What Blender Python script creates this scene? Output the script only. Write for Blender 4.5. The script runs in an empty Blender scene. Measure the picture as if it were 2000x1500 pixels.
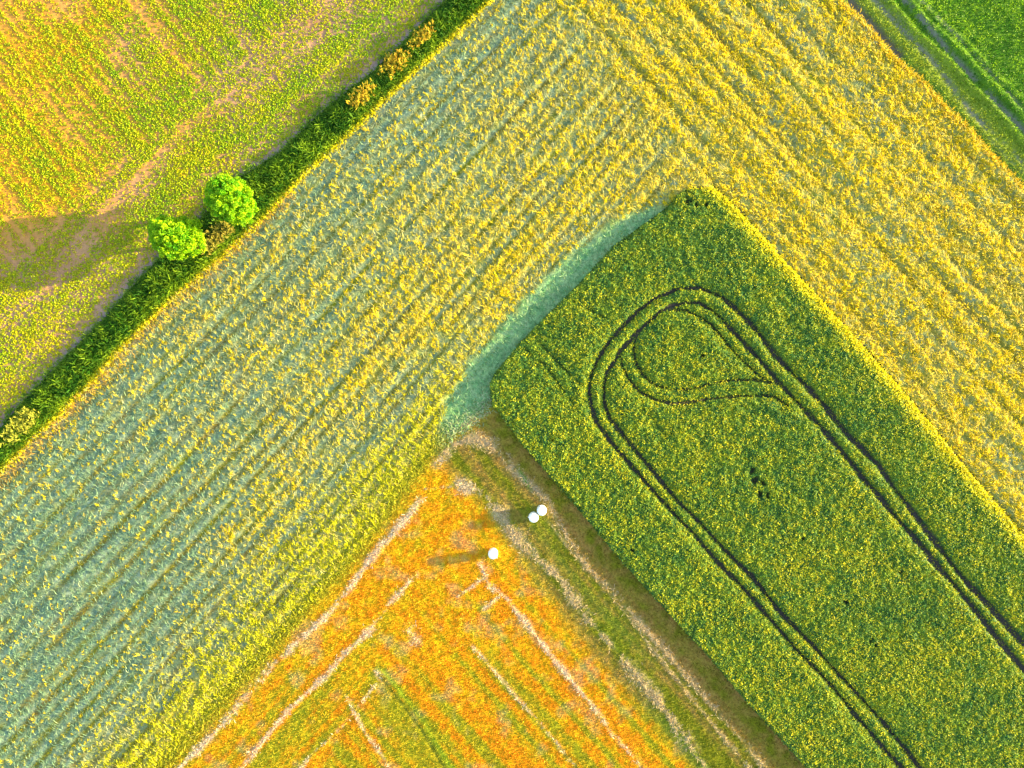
import bpy, math, random
import numpy as np

random.seed(7)
RNG = np.random.default_rng(11)
SC = bpy.context.scene
COL = SC.collection

# ------------------------------------------------------------------ camera, sky, sun, exposure
CAM_H = 84.0            # height of the drone above the fields, metres
MPP = 0.0625            # metres of ground per photo pixel (2000 px wide photo)
cam_data = bpy.data.cameras.new("camera")
cam = bpy.data.objects.new("camera", cam_data)
COL.objects.link(cam)
cam.location = (0, 0, CAM_H)
cam.rotation_euler = (0, 0, 0)
cam_data.sensor_width = 36.0
cam_data.lens = 18.0 * CAM_H / (1000 * MPP)
cam_data.clip_end = 5000
SC.camera = cam

SUN_EL = 8.6
SUN_AZ = 9.0            # degrees north of east
world = bpy.data.worlds.new("World")
SC.world = world
world.use_nodes = True
wn = world.node_tree
sky = wn.nodes.new("ShaderNodeTexSky")
sky.sky_type = 'NISHITA'
sky.sun_disc = False
sky.sun_elevation = math.radians(SUN_EL)
sky.sun_rotation = math.radians(90 - SUN_AZ)
sky.air_density = 1.0
sky.dust_density = 0.6
bg = wn.nodes["Background"]
bg.inputs[1].default_value = 0.15
wn.links.new(sky.outputs[0], bg.inputs[0])

sun_data = bpy.data.lights.new("sun", 'SUN')
sun_data.energy = 4.8
sun_data.angle = math.radians(0.5)
sun_data.color = (1.0, 0.85, 0.44)
sun = bpy.data.objects.new("sun", sun_data)
COL.objects.link(sun)
sun.rotation_euler = (math.radians(90 - SUN_EL), 0, math.radians(90 + SUN_AZ))

SC.view_settings.view_transform = 'Standard'
SC.view_settings.look = 'None'
SC.view_settings.gamma = 1
SC.view_settings.exposure = 2.2

# ------------------------------------------------------------------ helpers: numbers
def world_xy(px, py, z=0.0):
    f = (CAM_H - z) / CAM_H
    return (px - 1000) * MPP * f, (750 - py) * MPP * f

def _hash(ix, iy, seed):
    h = (ix.astype(np.int64) * 374761393 + iy.astype(np.int64) * 668265263 + seed * 1274126177) & 0xFFFFFFFF
    h = ((h ^ (h >> 13)) * 1274126177) & 0xFFFFFFFF
    h = (h ^ (h >> 16)) & 0xFFFFFF
    return h / float(0xFFFFFF)

def vnoise(x, y, seed=0):
    ix = np.floor(x); iy = np.floor(y)
    fx = x - ix; fy = y - iy
    fx = fx * fx * (3 - 2 * fx); fy = fy * fy * (3 - 2 * fy)
    a = _hash(ix, iy, seed); b = _hash(ix + 1, iy, seed)
    c = _hash(ix, iy + 1, seed); d = _hash(ix + 1, iy + 1, seed)
    return (a * (1 - fx) + b * fx) * (1 - fy) + (c * (1 - fx) + d * fx) * fy

def fbm(x, y, scale, octaves=3, seed=0):
    t = 0; amp = 1; tot = 0; f = 1.0 / scale
    for o in range(octaves):
        t = t + amp * vnoise(x * f + 13.7 * o, y * f - 7.3 * o, seed + o * 17)
        tot += amp; amp *= 0.5; f *= 2.03
    return t / tot

def sstep(a, b, x):
    t = np.clip((x - a) / (b - a), 0, 1)
    return t * t * (3 - 2 * t)

def dist_line(px, py, pts, closed=False):
    pts = [tuple(p) for p in pts]
    if closed: pts = pts + [pts[0]]
    best = np.full(px.shape, 1e9); side = np.zeros(px.shape); along = np.zeros(px.shape)
    run = 0.0
    for (ax, ay), (bx, by) in zip(pts[:-1], pts[1:]):
        dx, dy = bx - ax, by - ay
        L2 = dx * dx + dy * dy + 1e-9; L = math.sqrt(L2)
        t = np.clip(((px - ax) * dx + (py - ay) * dy) / L2, 0, 1)
        ex = px - ax - t * dx; ey = py - ay - t * dy
        d = np.sqrt(ex * ex + ey * ey)
        m = d < best
        best = np.where(m, d, best)
        side = np.where(m, np.sign(dx * ey - dy * ex), side)
        along = np.where(m, run + t * L, along)
        run += L
    return best, side, along

def inside(px, py, poly):
    r = np.zeros(px.shape, bool)
    n = len(poly)
    for i in range(n):
        x1, y1 = poly[i]; x2, y2 = poly[(i + 1) % n]
        if y1 == y2: continue
        c = ((y1 > py) != (y2 > py)) & (px < (x2 - x1) * (py - y1) / (y2 - y1) + x1)
        r ^= c
    return r

def sd_poly(px, py, poly):
    d, _, _ = dist_line(px, py, poly, True)
    return np.where(inside(px, py, poly), d, -d)

def mixc(a, b, t):
    a = np.asarray(a, float); b = np.asarray(b, float)
    t = np.asarray(t)[:, None]
    return a * (1 - t) + b * t

def const(c, n):
    return np.tile(np.asarray(c, float), (n, 1))

# ------------------------------------------------------------------ helpers: meshes and objects
def np_mesh(name, verts, faces, tint=None, smooth=False):
    me = bpy.data.meshes.new(name)
    verts = np.ascontiguousarray(verts, dtype=np.float32)
    faces = np.ascontiguousarray(faces, dtype=np.int32)
    nf, k = faces.shape
    me.vertices.add(len(verts)); me.vertices.foreach_set("co", verts.ravel())
    me.loops.add(nf * k); me.loops.foreach_set("vertex_index", faces.ravel())
    me.polygons.add(nf)
    me.polygons.foreach_set("loop_start", np.arange(0, nf * k, k, dtype=np.int32))
    me.polygons.foreach_set("loop_total", np.full(nf, k, dtype=np.int32))
    me.update(calc_edges=True)
    if tint is not None:
        a = me.attributes.new("tint", 'FLOAT_COLOR', 'POINT')
        rgba = np.ones((len(verts), 4), np.float32); rgba[:, :3] = tint
        a.data.foreach_set("color", rgba.ravel())
    if smooth:
        me.polygons.foreach_set("use_smooth", np.ones(nf, bool))
    return me

def link(name, me, mat, parent=None, kind=None, label=None, category=None, group=None):
    o = bpy.data.objects.new(name, me)
    COL.objects.link(o)
    if mat is not None: me.materials.append(mat)
    if parent is not None: o.parent = parent
    if kind: o["kind"] = kind
    if label: o["label"] = label
    if category: o["category"] = category
    if group: o["group"] = group
    return o

def thing(name, loc, label, category, group=None):
    o = bpy.data.objects.new(name, None)
    COL.objects.link(o)
    o.location = loc
    o["label"] = label; o["category"] = category
    if group: o["group"] = group
    return o

class Blades:
    """collects many small bent leaf strips and makes one mesh of them"""
    def __init__(self):
        self.v = []; self.f = []; self.c = []; self.n = 0
    def add(self, pos, length, width, az, el, color, droop=0.0, roll=0.0, taper=0.35, two=False):
        N = len(pos)
        if N == 0: return
        ca, sa, ce, se = np.cos(az), np.sin(az), np.cos(el), np.sin(el)
        d = np.stack([ca * ce, sa * ce, se], 1)
        w0 = np.stack([-sa, ca, np.zeros(N)], 1)
        u0 = np.cross(d, w0)
        roll = np.broadcast_to(np.asarray(roll, float), (N,))
        w = w0 * np.cos(roll)[:, None] + u0 * np.sin(roll)[:, None]
        w = w * (np.broadcast_to(np.asarray(width, float), (N,)) * 0.5)[:, None]
        L = np.broadcast_to(np.asarray(length, float), (N,))[:, None]
        if not two:
            tip = pos + d * L
            V = np.stack([pos - w, pos + w, tip + w * taper, tip - w * taper], 1).reshape(-1, 3)
            b = np.arange(N)[:, None] * 4 + self.n
            F = b + np.array([[0, 1, 2, 3]])
            C = np.repeat(color, 4, 0); m = 4
        else:
            el2 = el - droop
            d2 = np.stack([ca * np.cos(el2), sa * np.cos(el2), np.sin(el2)], 1)
            mid = pos + d * L * 0.5
            tip = mid + d2 * L * 0.5
            V = np.stack([pos - w * .6, pos + w * .6, mid + w, mid - w, tip + w * taper, tip - w * taper], 1).reshape(-1, 3)
            b = np.arange(N)[:, None] * 6 + self.n
            F = np.concatenate([b + np.array([[0, 1, 2, 3]]), b + np.array([[3, 2, 4, 5]])], 0)
            C = np.repeat(color, 6, 0); m = 6
        self.v.append(V); self.f.append(F); self.c.append(C); self.n += N * m
    def mesh(self, name):
        return np_mesh(name, np.concatenate(self.v), np.concatenate(self.f), np.concatenate(self.c))

def sample(box, per_m2, poly=None):
    x0, y0, x1, y1 = box
    n = int((x1 - x0) * (y1 - y0) * MPP * MPP * per_m2)
    px = RNG.uniform(x0, x1, n); py = RNG.uniform(y0, y1, n)
    if poly is not None:
        m = inside(px, py, poly); px = px[m]; py = py[m]
    return px, py

def keep(px, py, prob):
    m = RNG.random(len(px)) < prob
    return px[m], py[m]

def to3(px, py, z):
    x, y = world_xy(px, py, 0.0)
    return np.stack([x, y, np.broadcast_to(z, px.shape)], 1)

# ------------------------------------------------------------------ materials
def nodes_of(m):
    m.use_nodes = True
    nt = m.node_tree
    nt.nodes.clear()
    return nt

def leaf_material(name, translucency=0.3, var=0.25, rough=0.6, scale=6.0):
    m = bpy.data.materials.new(name); nt = nodes_of(m); N = nt.nodes; L = nt.links
    out = N.new("ShaderNodeOutputMaterial")
    at = N.new("ShaderNodeAttribute"); at.attribute_name = "tint"
    tc = N.new("ShaderNodeTexCoord")
    no = N.new("ShaderNodeTexNoise"); no.inputs["Scale"].default_value = scale; no.inputs["Detail"].default_value = 3
    mr = N.new("ShaderNodeMapRange"); mr.inputs[1].default_value = .3; mr.inputs[2].default_value = .7
    mr.inputs[3].default_value = 1 - var; mr.inputs[4].default_value = 1 + var
    mul = N.new("ShaderNodeVectorMath"); mul.operation = 'SCALE'
    p = N.new("ShaderNodeBsdfPrincipled"); p.inputs["Roughness"].default_value = rough
    p.inputs["Specular IOR Level"].default_value = 0.15
    tr = N.new("ShaderNodeBsdfTranslucent")
    mx = N.new("ShaderNodeMixShader"); mx.inputs[0].default_value = translucency
    L.new(tc.outputs["Object"], no.inputs["Vector"]); L.new(no.outputs["Fac"], mr.inputs[0])
    L.new(at.outputs["Color"], mul.inputs[0]); L.new(mr.outputs[0], mul.inputs["Scale"])
    L.new(mul.outputs[0], p.inputs["Base Color"]); L.new(mul.outputs[0], tr.inputs["Color"])
    L.new(p.outputs[0], mx.inputs[1]); L.new(tr.outputs[0], mx.inputs[2]); L.new(mx.outputs[0], out.inputs[0])
    return m

def soil_material(name, var=0.3, s1=2.2, s2=9.0, bump=0.5, dist=0.06):
    m = bpy.data.materials.new(name); nt = nodes_of(m); N = nt.nodes; L = nt.links
    out = N.new("ShaderNodeOutputMaterial")
    at = N.new("ShaderNodeAttribute"); at.attribute_name = "tint"
    tc = N.new("ShaderNodeTexCoord")
    a = N.new("ShaderNodeTexNoise"); a.inputs["Scale"].default_value = s1; a.inputs["Detail"].default_value = 5
    b = N.new("ShaderNodeTexNoise"); b.inputs["Scale"].default_value = s2; b.inputs["Detail"].default_value = 4
    ad = N.new("ShaderNodeMath"); ad.operation = 'ADD'
    mr = N.new("ShaderNodeMapRange"); mr.inputs[1].default_value = .65; mr.inputs[2].default_value = 1.35
    mr.inputs[3].default_value = 1 - var; mr.inputs[4].default_value = 1 + var
    mul = N.new("ShaderNodeVectorMath"); mul.operation = 'SCALE'
    p = N.new("ShaderNodeBsdfPrincipled"); p.inputs["Roughness"].default_value = .95
    p.inputs["Specular IOR Level"].default_value = 0.05
    bp = N.new("ShaderNodeBump"); bp.inputs["Strength"].default_value = bump; bp.inputs["Distance"].default_value = dist
    L.new(tc.outputs["Object"], a.inputs["Vector"]); L.new(tc.outputs["Object"], b.inputs["Vector"])
    L.new(a.outputs["Fac"], ad.inputs[0]); L.new(b.outputs["Fac"], ad.inputs[1]); L.new(ad.outputs[0], mr.inputs[0])
    L.new(at.outputs["Color"], mul.inputs[0]); L.new(mr.outputs[0], mul.inputs["Scale"])
    L.new(mul.outputs[0], p.inputs["Base Color"])
    L.new(ad.outputs[0], bp.inputs["Height"]); L.new(bp.outputs[0], p.inputs["Normal"])
    L.new(p.outputs[0], out.inputs[0])
    return m

M_SOIL = soil_material("tilled_soil", .22, 2.0, 10, .5, .05)
M_HAYGROUND = soil_material("mown_grass_ground", .35, 2.6, 9, .7, .06)
M_STUBBLE = soil_material("stubble_ground", .35, 3.0, 11, .7, .05)
M_TURF = soil_material("turf_ground", .3, 2.0, 8, .6, .05)
M_CANOPY = leaf_material("crop_leaf", .25, .35, .6, 5)
M_HAY = leaf_material("hay_straw", .30, .25, .6, 4)
M_GRASS = leaf_material("grass_blade", .35, .3, .6, 5)
M_SEEDLING = leaf_material("seedling_leaf", .3, .25, .55, 7)
M_CROWN = leaf_material("tree_leaf", .25, .25, .5, 3)

# ------------------------------------------------------------------ layout, in photo pixels on the ground
LFT = [(0, 837), (42, 788), (119, 707), (196, 630), (252, 567), (315, 501), (395, 424), (462, 352), (546, 298), (598, 248),
       (643, 206), (705, 158), (726, 142), (793, 78), (830, 40), (870, 0)]
RGT = [(0, 928), (60, 865), (105, 823), (175, 753), (224, 697), (266, 655), (315, 606), (350, 574), (413, 522), (458, 480),
       (490, 451), (525, 420), (595, 343), (650, 295), (709, 241), (772, 178), (860, 98), (965, 0)]
NEE = [(1636, 0), (1685, 45), (1741, 112), (1807, 168), (1842, 210), (1895, 259), (1937, 308), (1996, 371)]
CNE = [(1352, 366), (1395, 364), (1425, 390), (1500, 468), (1527, 501), (1632, 613), (1755, 750), (1825, 833), (1912, 942), (1965, 1001), (2000, 1045), (2900, 2060)]
CNW = [(958, 775), (957, 752), (965, 732), (1017, 669), (1070, 616), (1133, 553), (1199, 480), (1300, 408), (1325, 380)]
CSW = [(2280, 2300), (1573, 1496), (1468, 1381), (1370, 1265), (1346, 1241), (1273, 1160), (1210, 1090), (1136, 1001), (1070, 924), (1021, 868), (986, 819), (961, 790)]
STB = [(-372, 2300), (315, 1500), (700, 1070), (800, 935), (862, 855), (905, 828), (940, 800), (958, 778)]

P_BEET = [(-900, -800), (1700, -800)] + LFT[::-1] + [(-900, 1720)]
P_VERGE = [(1700, -800)] + LFT[::-1] + [(-900, 1720), (-900, 1810)] + RGT + [(1798, -800)]
P_PAST = [(1312, -334)] + NEE + [(2900, 1302), (2900, -800), (1798, -800)]
P_CROP = CSW + CNW + CNE + [(2900, 2300)]
P_HAY = [(1312, -334)] + RGT[::-1] + [(-900, 1810), (-900, 2300)] + STB + CNW[:] + CNE + [(2900, 1302)] + NEE[::-1]
P_STUB = STB + [(961, 790)] + CSW[::-1]
DET = (-230, -210, 2230, 1710)

def sheet(name, poly, cell, tintf, zf, mat, box=(-640, -560, 2640, 2060)):
    """a field as a grid sheet cut to its outline; border vertices are pulled onto the outline"""
    xs = [p[0] for p in poly]; ys = [p[1] for p in poly]
    x0 = max(box[0], min(xs)); x1 = min(box[2], max(xs)); y0 = max(box[1], min(ys)); y1 = min(box[3], max(ys))
    nx = int((x1 - x0) / cell) + 2; ny = int((y1 - y0) / cell) + 2
    X, Y = np.meshgrid(x0 + cell * np.arange(nx), y0 + cell * np.arange(ny))
    px = X.ravel(); py = Y.ravel()
    sd = sd_poly(px, py, poly)
    keepv = (sd > -cell * 0.71)
    idx = np.arange(nx * ny).reshape(ny, nx)
    q = np.stack([idx[1:, :-1], idx[1:, 1:], idx[:-1, 1:], idx[:-1, :-1]], -1).reshape(-1, 4)
    q = q[keepv[q].all(1)]
    # snap border
    near = np.abs(sd) < cell * 0.71
    e = 0.5
    gx = sd_poly(px[near] + e, py[near], poly) - sd[near]; gy = sd_poly(px[near], py[near] + e, poly) - sd[near]
    gl = np.sqrt(gx * gx + gy * gy) + 1e-6
    out = sd[near] < 0
    px[near] = np.where(out, px[near] - gx / gl * sd[near], px[near])
    py[near] = np.where(out, py[near] - gy / gl * sd[near], py[near])
    used = np.unique(q)
    remap = np.full(nx * ny, -1); remap[used] = np.arange(len(used))
    q = remap[q]; px = px[used]; py = py[used]
    z = zf(px, py)
    v = to3(px, py, z)
    me = np_mesh(name, v, q, np.clip(tintf(px, py), 0.005, 0.9), smooth=True)
    return link(name, me, mat, kind='structure')

# ------------------------------------------------------------------ far ground under and around the fields
def build_ground():
    n = 60
    t = np.linspace(-1, 1, n); t = np.sign(t) * np.abs(t) ** 2.2 * 2500
    X, Y = np.meshgrid(t, t); x = X.ravel(); y = Y.ravel()
    idx = np.arange(n * n).reshape(n, n)
    q = np.stack([idx[:-1, :-1], idx[:-1, 1:], idx[1:, 1:], idx[1:, :-1]], -1).reshape(-1, 4)
    c = mixc((.11, .16, .03), (.22, .19, .06), fbm(x, y, 180, 3, 5))
    me = np_mesh("ground", np.stack([x, y, np.full(x.shape, -.45)], 1), q, c, True)
    link("ground", me, M_TURF, kind='structure')
build_ground()

def zero(px, py):
    return np.zeros(px.shape)

# ================================================================== seedling field, top left
def beet_cover(px, py):
    """share of the soil hidden by young plants, and how orange the soil is"""
    T1 = [(640, -20), (518, 80), (490, 105), (385, 178), (329, 245), (290, 280), (241, 325), (196, 367), (133, 427), (-250, 790)]
    T2 = [(800, -150), (651, 0), (609, 42), (567, 73), (469, 168), (367, 248), (308, 304), (231, 381), (119, 501), (63, 564), (35, 610), (-250, 900)]
    d1, s1, _ = dist_line(px, py, T1); d2, _, _ = dist_line(px, py, T2)
    head = s1 < 0                                          # headland side, next to the verge
    dl, _, _ = dist_line(px, py, LFT)
    # rows of the main part run down to the right, those of the headland follow the verge
    a = (px * 1.17 - py) * 0.65; b = (px + py * 1.17) * 0.65
    ns = fbm(a, b * .05, 34, 2, 21) * .5 + vnoise(a / 7, b / 260, 22) * .5
    hs = fbm(dl, (px - py) * .05, 24, 2, 23)
    n = np.where(head, hs, ns)
    big = fbm(px, py, 120, 3, 25)
    cov = .68 + (n - .5) * 1.8 + (big - .5) * .8
    for c in (-170, -52, -20, 128, 190, 302, 358):          # wheel tracks along the rows
        w = np.abs(a - c + (vnoise(b / 90, a * 0, 31) - .5) * 8)
        cov = np.where(head, cov, cov - .40 * np.exp(-(w / 4.0) ** 2))
    cov = cov - .24 * np.exp(-(d1 / 3.6) ** 2) - .24 * np.exp(-(d2 / 3.6) ** 2) + .30 * np.exp(-((dl - 42) / 34) ** 2)
    cov = cov - .18 * sstep(330, 150, np.hypot(px - 140, (py - 520) * 1.7))
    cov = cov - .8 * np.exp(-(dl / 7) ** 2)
    cov = np.where(dl < 60, np.clip(cov, .2, .7) * sstep(4, 13, dl), cov)
    cov = np.where(head, cov * .55 + .22, cov - .16 * sstep(420, 80, px))
    return np.clip(cov, 0, 1), head, dl, big

def beet_tint(px, py):
    cov, head, dl, big = beet_cover(px, py)
    n = fbm(px, py, 40, 3, 41)
    c = mixc((.46, .22, .10), (.56, .30, .17), n)
    org = np.clip(sstep(480, 60, px + (py - 260) * .25) * .9 + (big - .5) * 1.2, 0, 1) * sstep(560, 380, py)
    c = mixc(c, const((.76, .32, .02), len(px)), org * .95)
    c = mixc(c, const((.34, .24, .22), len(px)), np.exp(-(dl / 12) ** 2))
    c = mixc(c, const((.30, .26, .06), len(px)), np.clip(cov - .45, 0, 1) * .5)
    return c

def beet_z(px, py):
    return (fbm(px, py, 8, 2, 43) - .5) * .10
sheet("seedling_field", P_BEET, 4.0, beet_tint, beet_z, M_SOIL)

def build_seedlings():
    px, py = sample((DET[0] - 120, DET[1] - 120, 1110, 1130), 40, P_BEET)
    cov, head, dl, big = beet_cover(px, py)
    m = RNG.random(len(px)) < np.clip(cov * 1.05, 0.03, 1) * sstep(2, 10, dl)
    px, py, cov, big = px[m], py[m], cov[m], big[m]
    B = Blades()
    n = len(px); g = RNG.random(n) * .6 + fbm(px, py, 45, 3, 47) * .8 - .3 + cov * .25
    yel = sstep(300, 60, px) * .4
    base = mixc((.70, .58, .006), (.27, .44, .012), np.clip(g - yel * .5, 0, 1))
    size = RNG.uniform(.10, .21, n) * (.75 + .5 * cov)
    for k in range(5):
        az = RNG.uniform(0, 2 * np.pi, n)
        el = RNG.uniform(.15, 1.15, n)
        B.add(to3(px + RNG.normal(0, .8, n), py + RNG.normal(0, .8, n), .02), size, size * .55, az, el,
              base * RNG.uniform(.75, 1.25, (n, 1)), .9, RNG.normal(0, .5, n), .5, True)
    link("seedlings", B.mesh("seedlings"), M_SEEDLING, kind='stuff',
         label="rows of sparse yellow-green seedlings on pinkish bare soil beside the verge", category="seedlings")
build_seedlings()

# ================================================================== verge of tall grass
def verge_t(px, py):
    dl, _, _ = dist_line(px, py, LFT); dr, _, _ = dist_line(px, py, RGT)
    return dl, dr

def verge_h(px, py):
    dl, dr = verge_t(px, py)
    h = .15 + .55 * sstep(0, 22, dl) * sstep(0, 16, dr)
    h = h * (.25 + 1.5 * fbm(px, py, 20, 3, 51))
    return h

def verge_z(px, py):
    dl, dr = verge_t(px, py)
    hump = .35 * sstep(0, 25, dl) * sstep(0, 20, dr)
    return hump * (.5 + fbm(px, py, 22, 2, 53)) + (fbm(px, py, 9, 2, 54) - .5) * .15 * sstep(0, 10, np.minimum(dl, dr))

def verge_tint(px, py):
    dl, dr = verge_t(px, py)
    c = mixc((.02, .06, .005), (.06, .13, .01), fbm(px, py, 18, 3, 55))
    c = mixc(c, const((.42, .34, .02), len(px)), np.exp(-(dr / 6) ** 2))  # lit right edge of the verge painted yellow
    return c
sheet("verge", P_VERGE, 4.0, verge_tint, verge_z, M_TURF)

WEEDS = [  # centre, half length along the verge, half width: patches gone to seed
    (712, 197, 34, 15, "orange seeding weed patch on the verge, between the two dark gaps and the trees"),
    (774, 135, 32, 18, "broadest golden weed patch on the verge, between two dark gaps in the grass"),
    (828, 81, 30, 15, "dull golden weed patch on the verge nearest the top of the photo"),
    (52, 834, 46, 22, "tall yellow seeding grass patch at the lower left end of the verge"),
    (432, 470, 48, 18, "brownish yellow weed patch on the verge in front of the two trees"),
]
def build_verge_grass():
    B = Blades()
    px, py = sample((DET[0], DET[1], 1230, 1180), 75, P_VERGE)
    dl, dr = verge_t(px, py); n = len(px)
    h = verge_h(px, py); z = verge_z(px, py)
    # two dark cross gaps
    for gx, gy in ((738, 152), (800, 112)):
        g = np.exp(-(((px - gx) - (py - gy) * .75) / 7.0) ** 2)
        g = g * (np.abs((px - gx) + (py - gy)) < 90)
        h = h * (1 - .75 * g)
    f = fbm(px, py, 16, 3, 57)
    c = mixc((.035, .13, .006), (.30, .44, .012), np.clip(RNG.random(n) ** 1.6 * .7 + (f - .5) * 1.6, 0, 1))
    strip = np.exp(-(dr / 6.5) ** 2)
    c = mixc(c, const((.85, .72, .01), n), strip)  # sunlit edge painted as yellow blades
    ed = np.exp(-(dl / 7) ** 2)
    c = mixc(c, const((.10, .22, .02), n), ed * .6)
    az = RNG.uniform(0, 2 * np.pi, n); el = RNG.uniform(.35, 1.35, n)
    L = h * RNG.uniform(.6, 1.25, n) + .08
    B.add(to3(px, py, z), L, RNG.uniform(.05, .13, n), az, el, c * RNG.uniform(.75, 1.2, (n, 1)), RNG.uniform(.3, 1.3, n),
          RNG.normal(0, .6, n), .25, True)
    # tufts hanging over the bare soil line
    for i in range(len(LFT) - 1):
        (ax, ay), (bx, by) = LFT[i], LFT[i + 1]; Ls = math.hypot(bx - ax, by - ay); q = int(Ls * 3)
        t = RNG.random(q); off = RNG.normal(1, 3, q) + (vnoise((ax + (bx - ax) * t) / 9, t * 0 + i, 59) - .6) * 13
        nx, ny = -(by - ay) / Ls, (bx - ax) / Ls; x = ax + (bx - ax) * t + nx * off; y = ay + (by - ay) * t + ny * off
        B.add(to3(x, y, 0.0), RNG.uniform(.3, .7, q), RNG.uniform(.05, .1, q), RNG.uniform(0, 6.28, q), RNG.uniform(.2, 1.2, q),
              mixc((.07, .20, .01), (.30, .42, .03), RNG.random(q)), .7, RNG.normal(0, .5, q), .3, True)
    link("verge_grass", B.mesh("verge_grass"), M_GRASS, kind='stuff',
         label="dark green strip of tall uncut grass between the seedlings and the hay", category="grass")
    ux, uy = .715, -.70
    for cx, cy, a, b, lab in WEEDS:
        n = int(a * b * .34)
        r = RNG.random(n) ** .62 * .98; t = RNG.uniform(0, 2 * np.pi, n)
        jit = .7 + .6 * vnoise(np.cos(t) * 2 + cx, np.sin(t) * 2 + cy, 60)
        p = r * np.cos(t) * a * jit; q = r * np.sin(t) * b * jit
        px = cx + p * ux - q * uy; py = cy + p * uy + q * ux
        dl, dr = verge_t(px, py)
        m = inside(px, py, P_VERGE) & (dr > 10) & (dl > 6); px, py = px[m], py[m]; n = len(px)
        zz = verge_z(px, py)
        root = world_xy(cx, cy)
        W = thing("weed_patch", (root[0], root[1], float(verge_z(np.array([cx * 1.]), np.array([cy * 1.]))[0])), lab, "weeds", "weed patches gone to seed on the verge")
        pos = to3(px, py, zz) - np.array(W.location)
        az = RNG.normal(1.9, .7, n); el = RNG.uniform(.8, 1.4, n)
        S = Blades()
        Ls = RNG.uniform(.55, .95, n)
        S.add(pos, Ls, .05, az, el, const((.16, .24, .03), n) * RNG.uniform(.7, 1.2, (n, 1)), .2, RNG.normal(0, .5, n), .6, True)
        link("stems", S.mesh("stems"), M_GRASS, parent=W)
        H = Blades()
        top = pos + np.stack([np.cos(az) * np.cos(el), np.sin(az) * np.cos(el), np.sin(el)], 1) * (Ls * .8)[:, None]
        col = mixc((.66, .36, .02), (.58, .50, .03), RNG.random(n))
        if cx < 100: col = mixc((.5, .48, .05), (.62, .56, .06), RNG.random(n))
        if cx == 432: col = mixc((.4, .3, .04), (.45, .40, .05), RNG.random(n))
        for k in range(3):
            a2 = az + RNG.normal(0, .6, n)
            H.add(top, RNG.uniform(.25, .45, n), RNG.uniform(.07, .12, n), a2, RNG.uniform(.1, .9, n), col * RNG.uniform(.8, 1.2, (n, 1)), .5, RNG.normal(0, .7, n), .3, True)
        link("seed_heads", H.mesh("seed_heads"), M_GRASS, parent=W)
build_verge_grass()

# ================================================================== hay field
Y0A, Y0B, SA, SB = 925.0, 1867.0, .96, 1.165
def hay_rows(px, py):
    """wing (True = right wing), row coordinate in px across the rows, along coordinate"""
    k = (py + px * SA - Y0A) / ((Y0B - Y0A) - px * (SB - SA))
    left_across = k * 640
    left_along = px
    # right wing: between the crop edge and the pasture edge
    e1 = py - (363 + (px - 1395) * 1.127); e0 = py - (0 + (px - 1636) * 1.03)
    kr = e0 / (e0 - e1 + 1e-6)
    right_across = kr * 335
    mitre = (px - 1150) - (py - 80) * .857          # >0 on the right of the mitre line
    mitre = np.where(py > 362, px - 1380, mitre + 4 * np.sin(py / 11.0))
    wing = (mitre > 0) & (px > 1000)
    # above the start of the mitre the right-wing rows take over
    wing = wing | ((py < 80) & (px - 1150 - (py - 80) * .6 > 0))
    return wing, np.where(wing, right_across, left_across), np.where(wing, px + py, px - py), k, kr

RS = np.random.default_rng(3)
def make_lines(total, step):
    out = []; p = step * .6
    while p < total:
        out.append((p, RS.uniform(.65, 1.0), RS.uniform(4.5, 9.0), RS.uniform(0, 900))); p += step * RS.uniform(.65, 1.35)
    return out
LINES_L = make_lines(640, 36); LINES_R = make_lines(335, 34)
LINES_L += [(p, st * .55, w * .42, ph) for p, st, w, ph in make_lines(640, 21)]
LINES_R += [(p, st * .60, w * .42, ph) for p, st, w, ph in make_lines(335, 19)]

def hay_gap(px, py):
    wing, ac, al, k, kr = hay_rows(px, py)
    g = np.zeros(px.shape)
    for W, LS in ((False, LINES_L), (True, LINES_R)):
        for p, s, w, ph in LS:
            wob = (vnoise((al + ph) / 160, al * 0 + ph, 71) - .5) * 7
            st = .25 + .75 * sstep(.18, .50, vnoise((al + ph * 3) / 170, al * 0 + p, 73) * .7 + vnoise((al + ph) / 35, al * 0 + p, 74) * .3)
            gg = s * st * np.exp(-((ac - p - wob) / (w * .95)) ** 2)
            g = np.where(wing == W, np.maximum(g, gg), g)
    # the mitre line itself
    d, _, _ = dist_line(px, py, [(1150, 70), (1395, 362)])
    g = np.maximum(g, .5 * np.exp(-(d / 6) ** 2))
    return g, wing, ac, al, k, kr

def hay_amount(px, py, wing, k, ac, al):
    """how thickly the raised yellow wisps lie"""
    t_l = .34 + .42 * sstep(.15, .75, k + (px - 700) / 2600) + .30 * sstep(.70, .98, k)
    blob = np.exp(-((px - 210) / 330) ** 2 - ((py - 1130) / 330) ** 2)
    blob2 = np.exp(-((px - 130) / 260) ** 2 - ((py - 1460) / 190) ** 2)
    edge = sstep(.68, .90, k)
    t_l = t_l * (1 - .92 * blob * (1 - edge)) * (1 - .92 * blob2 * (1 - edge))
    t = np.where(wing, 1.25, t_l)
    return t * (.6 + .8 * fbm(px, py, 90, 3, 77)) * (.25 + 1.5 * fbm(ac, al * .025, 15, 2, 78))

SHADE_STRIP = [(1300, 400), (1245, 408), (1178, 444), (1088, 514), (998, 612), (914, 708), (866, 786), (856, 842), (862, 872), (915, 845), (990, 800), (1060, 720), (1330, 440)]  # outline of the crop's painted shadow on the hay
def hay_shade_strip(px, py):
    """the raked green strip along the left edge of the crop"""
    sd = sd_poly(px, py, SHADE_STRIP)
    return sstep(-9, 15, sd + (fbm(px, py, 12, 3, 89) - .5) * 20)

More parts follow.
